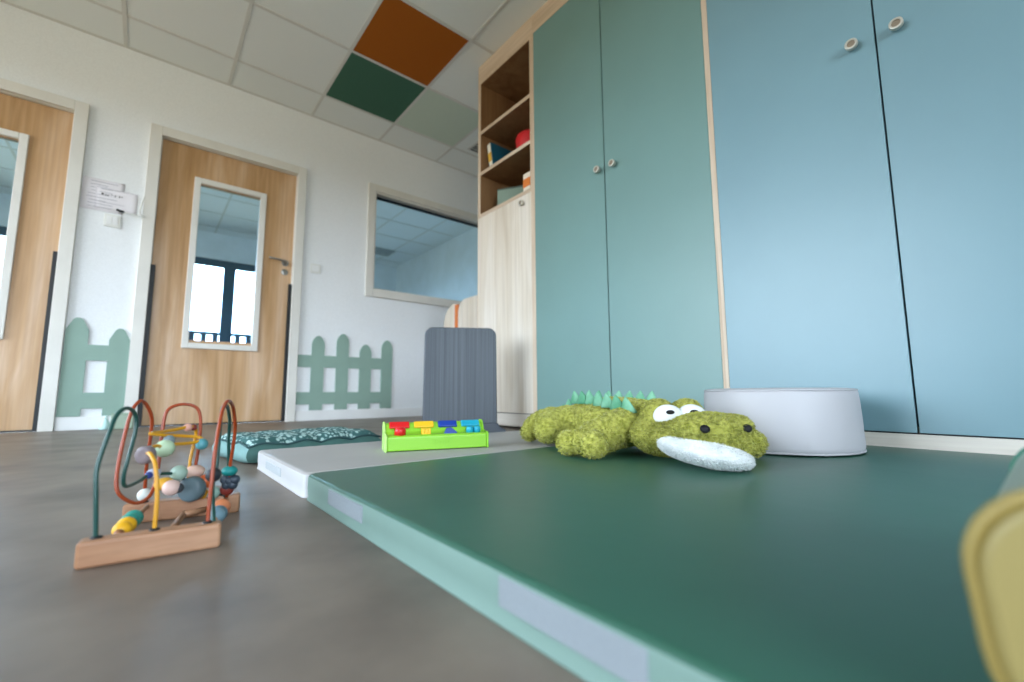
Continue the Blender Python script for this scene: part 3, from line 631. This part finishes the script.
wires = dict(
 green=('15463f', [(-0.035, 0.795, 0.028), (-0.039, 0.795, 0.084), (-0.041, 0.8, 0.12), (-0.033, 0.81, 0.164), (-0.027, 0.83, 0.188), (-0.017, 0.85, 0.195), (-0.008, 0.87, 0.183), (-0.007, 0.87, 0.158), (-0.012, 0.86, 0.122), (-0.015, 0.86, 0.097), (-0.012, 0.87, 0.082), (0.003, 0.9, 0.083), (0.015, 0.92, 0.088), (0.045, 0.95, 0.083), (0.059, 0.96, 0.076), (0.068, 0.975, 0.05), (0.070, 0.985, 0.023)]),
 rust=('983d16', [(0.012, 1.0, 0.028), (0.011, 0.985, 0.101), (0.013, 0.98, 0.15), (0.011, 0.97, 0.18), (-0.002, 0.95, 0.204), (-0.013, 0.93, 0.191), (-0.019, 0.92, 0.156), (-0.023, 0.91, 0.113), (-0.023, 0.9, 0.08), (-0.015, 0.9, 0.062), (0.002, 0.91, 0.049), (0.016, 0.93, 0.052), (0.023, 0.95, 0.067), (0.026, 0.96, 0.097), (0.028, 0.97, 0.164), (0.034, 0.975, 0.189), (0.054, 0.98, 0.197), (0.074, 0.98, 0.19), (0.081, 0.98, 0.167), (0.081, 0.98, 0.121), (0.079, 0.98, 0.085), (0.081, 0.988, 0.021)]),
 yellow=('d29518', [(0.023, 0.79, 0.028), (0.023, 0.793, 0.075), (0.019, 0.8, 0.113), (0.015, 0.81, 0.126), (0.011, 0.82, 0.132), (0.007, 0.83, 0.131), (0.006, 0.845, 0.133), (0.012, 0.86, 0.135), (0.02, 0.87, 0.137), (0.03, 0.885, 0.133), (0.042, 0.9, 0.135), (0.064, 0.92, 0.134), (0.08, 0.93, 0.136), (0.077, 0.94, 0.141), (0.05, 0.93, 0.146), (0.027, 0.91, 0.15), (0.011, 0.9, 0.154), (0.021, 0.92, 0.154), (0.044, 0.95, 0.155), (0.068, 0.97, 0.158), (0.076, 0.985, 0.147), (0.073, 0.985, 0.119), (0.07, 0.98, 0.091), (0.072, 0.985, 0.022)]),
 rust2=('983d16', [(0.082, 0.784, 0.028), (0.084, 0.79, 0.087), (0.087, 0.8, 0.136), (0.093, 0.82, 0.178), (0.099, 0.84, 0.196), (0.106, 0.86, 0.203), (0.113, 0.88, 0.2), (0.12, 0.9, 0.188), (0.127, 0.92, 0.155), (0.127, 0.93, 0.122), (0.126, 0.94, 0.089), (0.128, 0.955, 0.053), (0.127, 0.975, 0.017)]),
 green2=('15463f', [(0.122, 0.978, 0.017), (0.127, 0.96, 0.061), (0.125, 0.95, 0.088), (0.121, 0.94, 0.133), (0.118, 0.92, 0.168), (0.11, 0.89, 0.191), (0.103, 0.865, 0.197), (0.096, 0.84, 0.186), (0.094, 0.83, 0.148), (0.092, 0.82, 0.107), (0.089, 0.82, 0.078), (0.09, 0.784, 0.027)]))
wm = {}
for k, (c, p) in wires.items():
    wm.setdefault(c, mat('wire_' + k, c, .35, .5)); o = obj('wire', tube(bmesh.new(), [Vector(q) + ofs for q in p], .0027, 10), wm[c], bmz, smooth=True)
    o['label'] = {'g': 'dark green bent wire', 'r': 'rust orange bent wire', 'y': 'yellow spiral wire'}[k[0]]
    ft = p[0]; b = lathe(bmesh.new(), [(0, .0), (.0065, 0), (.0062, .0022), (.0045, .0035), (0, .0035)], 16, Matrix.Translation(Vector((ft[0], ft[1], .0315 if ft[2] > .02 else .0315)) + ofs)); obj('ferrule', b, 'black', o, smooth=True)
beads = [('grey brown', '75696b', 0.007, 0.83, 0.129, 0.0128, 'disc'), ('sage', 'b3caa8', 0.03, 0.885, 0.131, 0.0132, 's'), ('grey', '76858a', 0.035, 0.9, 0.142, 0.0079, 's'), ('teal blue', '55959c', 0.081, 0.93, 0.13, 0.0094, 's'),
 ('pink', 'cf9a88', 0.062, 0.966, 0.157, 0.007, 's'), ('dark red', '7c2f26', 0.071, 0.975, 0.156, 0.0055, 's'), ('navy', '2c3f86', 0.014, 0.918, 0.088, 0.0055, 's'), ('lavender', 'b4b8cf', 0.02, 0.925, 0.09, 0.0088, 'd'),
 ('white', 'dfe4de', 0.012, 0.992, 0.046, 0.0105, 's'), ('pale pink', 'd9b8ad', 0.044, 0.925, 0.064, 0.0125, 's'), ('yellow', 'e3a93a', 0.035, 0.94, 0.069, 0.0128, 'd'), ('dark', '3a3d42', 0.053, 0.925, 0.062, 0.0082, 's'),
 ('sage', '9db6a6', 0.054, 0.955, 0.082, 0.0127, 's'), ('beige pink', 'dcb6a4', 0.078, 0.98, 0.079, 0.0142, 'd'), ('black', '2b2f35', 0.089, 0.82, 0.093, 0.0106, 's'), ('slate', '586a70', 0.074, 0.955, 0.053, 0.0206, 'disc'),
 ('orange', 'c8602f', 0.094, 0.965, 0.062, 0.0123, 's'), ('mustard', 'cf9128', 0.089, 0.968, 0.042, 0.0105, 'flower'), ('sage', '8fae9f', 0.107, 0.97, 0.040, 0.0107, 's'), ('dark red', '7c2f26', 0.127, 0.966, 0.044, 0.0112, 's'),
 ('teal', '15807c', 0.126, 0.943, 0.079, 0.0116, 'd'), ('navy', '343f4a', 0.129, 0.952, 0.06, 0.0161, 'flower'),
 ('brown', '8a5a3a', -0.014, 0.823, 0.027, 0.006, 's'), ('yellow', 'e8ae20', -0.011, 0.84, 0.028, 0.0113, 'r'), ('yellow', 'e8ae20', -0.007, 0.858, 0.029, 0.0118, 'r'), ('teal', '2f8f80', 0.0, 0.9, 0.029, 0.0122, 'r'), ('teal', '2f8f80', -0.004, 0.879, 0.029, 0.0122, 'r'),
 ('grey blue', '7796a3', 0.097, 0.832, 0.029, 0.0124, 'r'), ('grey blue', '5b7683', 0.103, 0.856, 0.027, 0.0127, 'r'), ('orange', 'c97a50', 0.112, 0.897, 0.028, 0.0134, 'r')]
bmats = {}
face = Matrix.Rotation(math.atan2(.7665, .6316) - PI / 2, 4, 'Z')
for (nm, ch, x, y, z, r, kind) in beads:
    mm = bmats.setdefault(ch, mat('bead_' + nm.replace(' ', '_'), ch, .45, .4)); b = bmesh.new(); p = Vector((x, y, z)) + ofs
    if kind == 's': ell(b, p, (r, r, r))
    elif kind == 'd': ell(b, p, (r * 1.1, r * 1.1, r * .78))
    elif kind == 'r': ell(b, p, (r, r * .95, r))
    elif kind == 'disc': lathe(b, [(0, -r * .5), (r * .8, -r * .5), (r, -r * .3), (r, r * .3), (r * .8, r * .5), (r * .3, r * .42), (0, r * .42)], 28, Matrix.Translation(p) @ face @ Matrix.Rotation(PI / 2, 4, 'X'))
    else:
        for i in range(5):
            a_ = 2 * PI * i / 5 + .3; ell(b, p + face @ Vector((math.cos(a_) * r * .58, 0, math.sin(a_) * r * .5)), (r * .5, r * .42, r * .5))
        ell(b, p, (r * .5, r * .5, r * .5))
    o = obj('bead', b, mm, bmz, smooth=True); o['label'] = nm + ' bead'

# ------------------------------------------------------------------ plush crocodile
def tuft(me_src, length, count, seed, name, material, parent, jit=.55):
    """pile of short plush yarns grown from a smooth closed surface, joined with it"""
    rr = random.Random(seed); b = bmesh.new(); b.from_mesh(me_src)
    tri = []; cum = []; tot = 0
    for f in b.faces:
        a_ = f.calc_area(); tot += a_; tri.append(([v.co.copy() for v in f.verts], [v.normal.copy() for v in f.verts])); cum.append(tot)
    import bisect
    for f in b.faces: f.smooth = True
    nv = []
    for _ in range(count):
        vs_, ns_ = tri[min(bisect.bisect(cum, rr.random() * tot), len(tri) - 1)]
        wts = [rr.random() ** 1.2 + .01 for _ in vs_]; s_ = sum(wts); p = Vector(); n_ = Vector()
        for wv, v, nn in zip(wts, vs_, ns_): p += v * (wv / s_); n_ += nn * (wv / s_)
        n_.normalize(); dirn = (n_ + Vector((rr.gauss(0, jit), rr.gauss(0, jit), rr.gauss(0, jit)))).normalized()
        if dirn.dot(n_) < .15: dirn = (dirn + n_ * .6).normalized()
        tng = n_.orthogonal(); tng.rotate(Matrix.Rotation(rr.random() * 2 * PI, 3, n_)); wd = length * rr.uniform(.28, .45); ln = length * rr.uniform(.7, 1.25)
        bend = Vector((rr.gauss(0, .35), rr.gauss(0, .35), -.15)) * ln
        a0 = b.verts.new(p - tng * wd / 2 - n_ * .001); a1 = b.verts.new(p + tng * wd / 2 - n_ * .001)
        m0 = b.verts.new(p + dirn * ln * .55 - tng * wd * .42); m1 = b.verts.new(p + dirn * ln * .55 + tng * wd * .42); tp = b.verts.new(p + dirn * ln + bend)
        for q in ((a0, a1, m1, m0), (m0, m1, tp)):
            f = b.faces.new(q); f.smooth = True
    me = bpy.data.meshes.new(name); b.to_mesh(me); b.free()
    o = bpy.data.objects.new(name, me); COL.objects.link(o); me.materials.append(material); o.parent = parent; return o
def fused(parts, voxel, smooth_it):
    """one closed skin around overlapping lumps"""
    b = bmesh.new()
    for p in parts:
        if p[0] == 'e': ell(b, p[1], p[2], p[3] if len(p) > 3 else None, 28, 18)
        else:
            P = smooth_path(p[1], 5); n = len(P); rad = p[2]; rs = []
            for i in range(n):
                f = i / (n - 1) * (len(rad) - 1); k = min(int(f), len(rad) - 2); rs.append(rad[k] + (rad[k + 1] - rad[k]) * (f - k))
            tube(b, P, rs, 18, False); ell(b, P[0], (rs[0],) * 3); ell(b, P[-1], (rs[-1],) * 3)
    me = bpy.data.meshes.new('lumps'); b.to_mesh(me); b.free(); o = bpy.data.objects.new('lumps', me); COL.objects.link(o)
    r = o.modifiers.new('r', 'REMESH'); r.mode = 'VOXEL'; r.voxel_size = voxel
    s = o.modifiers.new('s', 'SMOOTH'); s.iterations = smooth_it; s.factor = .5
    dg = bpy.context.evaluated_depsgraph_get(); dg.update(); out = bpy.data.meshes.new_from_object(o.evaluated_get(dg))
    bpy.data.objects.remove(o); return out
def plush(name, c1, c2, sc=60):
    m = mat(name, c1, .9, .1, col2=c2, nscale=sc, detail=3, lo=.35, hi=.65, sheen=.25); return m
M['fur'] = plush('olive_plush', 'c0be60', '8d8f36', 95); M['fur_white'] = plush('white_plush', 'eef0ee', 'dfe3e2', 40)
M['fur_eye'] = mat('white_felt', 'eceeee', .9, .1); M['felt'] = mat('green_felt', '86bb9c', .9, .1, col2='5c9a78', nscale=20); M['pupil'] = mat('black_felt', '141416', .6, .3)
OX, OY = 1.10, .80
ck = thing('crocodile_plush', 'olive green plush crocodile lying on the green mat beside the white pouf', 'soft toy', (OX, OY, MT))
def L(x, y, z): return Vector((x - OX, y - OY, z - MT))
body = fused([
    ('t', [L(1.10, .66, .118), L(1.115, .76, .126), L(1.12, .87, .130), L(1.125, .98, .120), L(1.16, 1.08, .108), L(1.23, 1.18, .095), L(1.32, 1.27, .083), L(1.41, 1.34, .075)], [.055, .066, .070, .066, .050, .038, .030, .018]),
    ('e', L(1.11, .87, .122), (.105, .17, .066)),
    # left front leg: shoulder to the two lobed paw
    ('t', [L(1.03, .735, .125), L(.965, .755, .115), L(.90, .765, .098), L(.872, .77, .093)], [.052, .050, .044, .036]),
    ('e', L(.862, .733, .087), (.037, .033, .036)), ('e', L(.858, .812, .086), (.034, .031, .034)),
    # left hind leg and foot
    ('t', [L(1.06, 1.0, .115), L(1.0, 1.02, .110), L(.975, 1.01, .105)], [.058, .052, .046]),
    ('t', [L(1.04, 1.06, .125), L(1.01, 1.095, .115), L(.995, 1.115, .085)], [.042, .034, .032]),
    # right legs
    ('t', [L(1.17, .74, .12), L(1.185, .62, .10), L(1.16, .485, .088)], [.05, .042, .035]),
    ('t', [L(1.17, 1.03, .11), L(1.27, 1.05, .10), L(1.33, 1.02, .088)], [.055, .045, .038]),
], .008, 3)
for v in body.vertices: v.co.z = max(v.co.z, .0075)
tuft(body, .0052, 42000, 1, 'body', M['fur'], ck)
# head: its own frame, nose along -Y'
hz_ = Matrix.Translation(L(1.0, .553, MT)) @ Matrix.Rotation(math.radians(-31), 4, 'Z')
def Hd(x, y, z): return hz_ @ Vector((x * .84, y * .97, z))
hr = hz_.to_3x3()
head = fused([
    ('e', Hd(0, .085, .058), (.112, .078, .056), hr),          # cheeks
    ('e', Hd(0, .0, .062), (.096, .14, .036), hr),
    ('e', Hd(-.004, -.080, .083), (.084, .074, .035), hr), ('e', Hd(.058, -.085, .050), (.034, .055, .043), hr), ('e', Hd(.012, -.120, .059), (.052, .028, .036), hr),         # broad nose
    ('e', Hd(-.056, -.100, .088), (.038, .044, .026), hr), ('e', Hd(.050, -.100, .088), (.040, .044, .026), hr),
    ('e', Hd(-.046, .084, .104), (.044, .038, .042), hr), ('e', Hd(.046, .084, .104), (.044, .038, .042), hr),   # brows
], .007, 4)
for v in head.vertices: v.co.z = max(v.co.z, .0075)
hd = tuft(head, .0048, 26000, 2, 'head', M['fur'], ck)
jr = hr @ Matrix.Rotation(math.radians(11), 3, 'Y')
jaw = fused([('e', Hd(-.014, -.058, .036), (.090, .108, .033), jr), ('e', Hd(-.012, -.114, .030), (.080, .062, .027), jr)], .007, 3)
for v in jaw.vertices: v.co.z = max(v.co.z, .005)
tuft(jaw, .0032, 14000, 3, 'jaw', M['fur_white'], ck)
for sx_ in (-1, 1):
    c = Hd(sx_ * .037, .046, .103)
    ey = obj('eye', ell(bmesh.new(), c, (.038, .026, .030), hr @ Matrix.Rotation(math.radians(-18), 3, 'X'), 24, 16), 'fur_eye', hd, smooth=True)
    obj('pupil', ell(bmesh.new(), c + hr @ Vector((-.006, -.0225, .0115)), (.011, .005, .0055), hr @ Matrix.Rotation(math.radians(-10), 3, 'X'), 16, 10), 'pupil', ey, smooth=True)
    obj('nostril', ell(bmesh.new(), Hd(sx_ * .056 - .003, -.145, .088), (.0105, .006, .009), hr @ Matrix.Rotation(math.radians(-25), 3, 'X'), 16, 10), 'pupil', hd, smooth=True)
def spike(p, h, wd, ln, lean):
    b = bmesh.new(); rings = []
    for k in range(5):
        q = k / 4; s_ = (1 - q) ** .8 * 1.0 + .06
        rings.append([b.verts.new((math.cos(2 * PI * i / 10) * wd * s_ + lean * q * h, math.sin(2 * PI * i / 10) * ln * s_, -.008 + q * (h + .008))) for i in range(10)])
    for A, B in zip(rings, rings[1:]):
        for i in range(10): b.faces.new((A[i], A[(i + 1) % 10], B[(i + 1) % 10], B[i]))
    b.faces.new(rings[0][::-1]); b.faces.new(rings[-1]); bmesh.ops.translate(b, verts=b.verts, vec=p); o = obj('spike', b, 'felt', ck, smooth=True); return o
for i in range(7):
    q = i / 6
    spike(L(1.105 - .10 * q, 1.005 - q * .275, .186 - .018 * q * q), .034, .012, .026, -.35); spike(L(1.135 + .035 * q, .985 - q * .215, .188 - .004 * q), .034, .012, .026, .3)
for x, y, z in ((1.125, 1.06, .172), (1.15, 1.11, .152), (1.19, 1.15, .138), (1.23, 1.19, .128)): spike(L(x, y, z), .022, .008, .018, 0)

# ------------------------------------------------------------------ yellow foam block at the right edge
yb_ = thing('foam_seat', 'yellow foam seat block with piped edges at the right edge in the foreground', 'seat', (.40, -.14, MT + .004))
x0, x1 = .30, .63; ya, yb2 = -.27, .032; zt = .168
outl = lambda k: rounded(ya + .14 + k, yb2 + .14 - k, 0 + k, zt - MT - k, .042, 8)
def tilt(b):
    for v in b.verts: v.co.y += (v.co.z - .08) * .09
    return b
obj('front_face', tilt(prism(bmesh.new(), outl(.002), x0 - .40 - .002, x0 - .40 + .012, 'YZ')), mat('vinyl_yellow', '9a8a52', .5, .4), yb_, bevel=.004)
obj('gusset', tilt(prism(bmesh.new(), outl(0), x0 - .40 + .012, x1 - .40 - .03, 'YZ')), mat('vinyl_sage_grey', '8f9a89', .5, .4), yb_, smooth=False)
obj('back_face', tilt(prism(bmesh.new(), outl(-.0015), x1 - .40 - .03, x1 - .40, 'YZ')), mat('vinyl_back_green', '2f7a63', .5, .4), yb_, bevel=.004)
b = bmesh.new(); o_ = outl(.0); tube(b, [(x0 - .40 + .004+ .0, p[0], p[1]) for p in o_ + o_[:1]], .0036, 8, False); obj('piping', tilt(b), mat('yellow_piping', '9a8648', .5, .4), yb_, smooth=True)
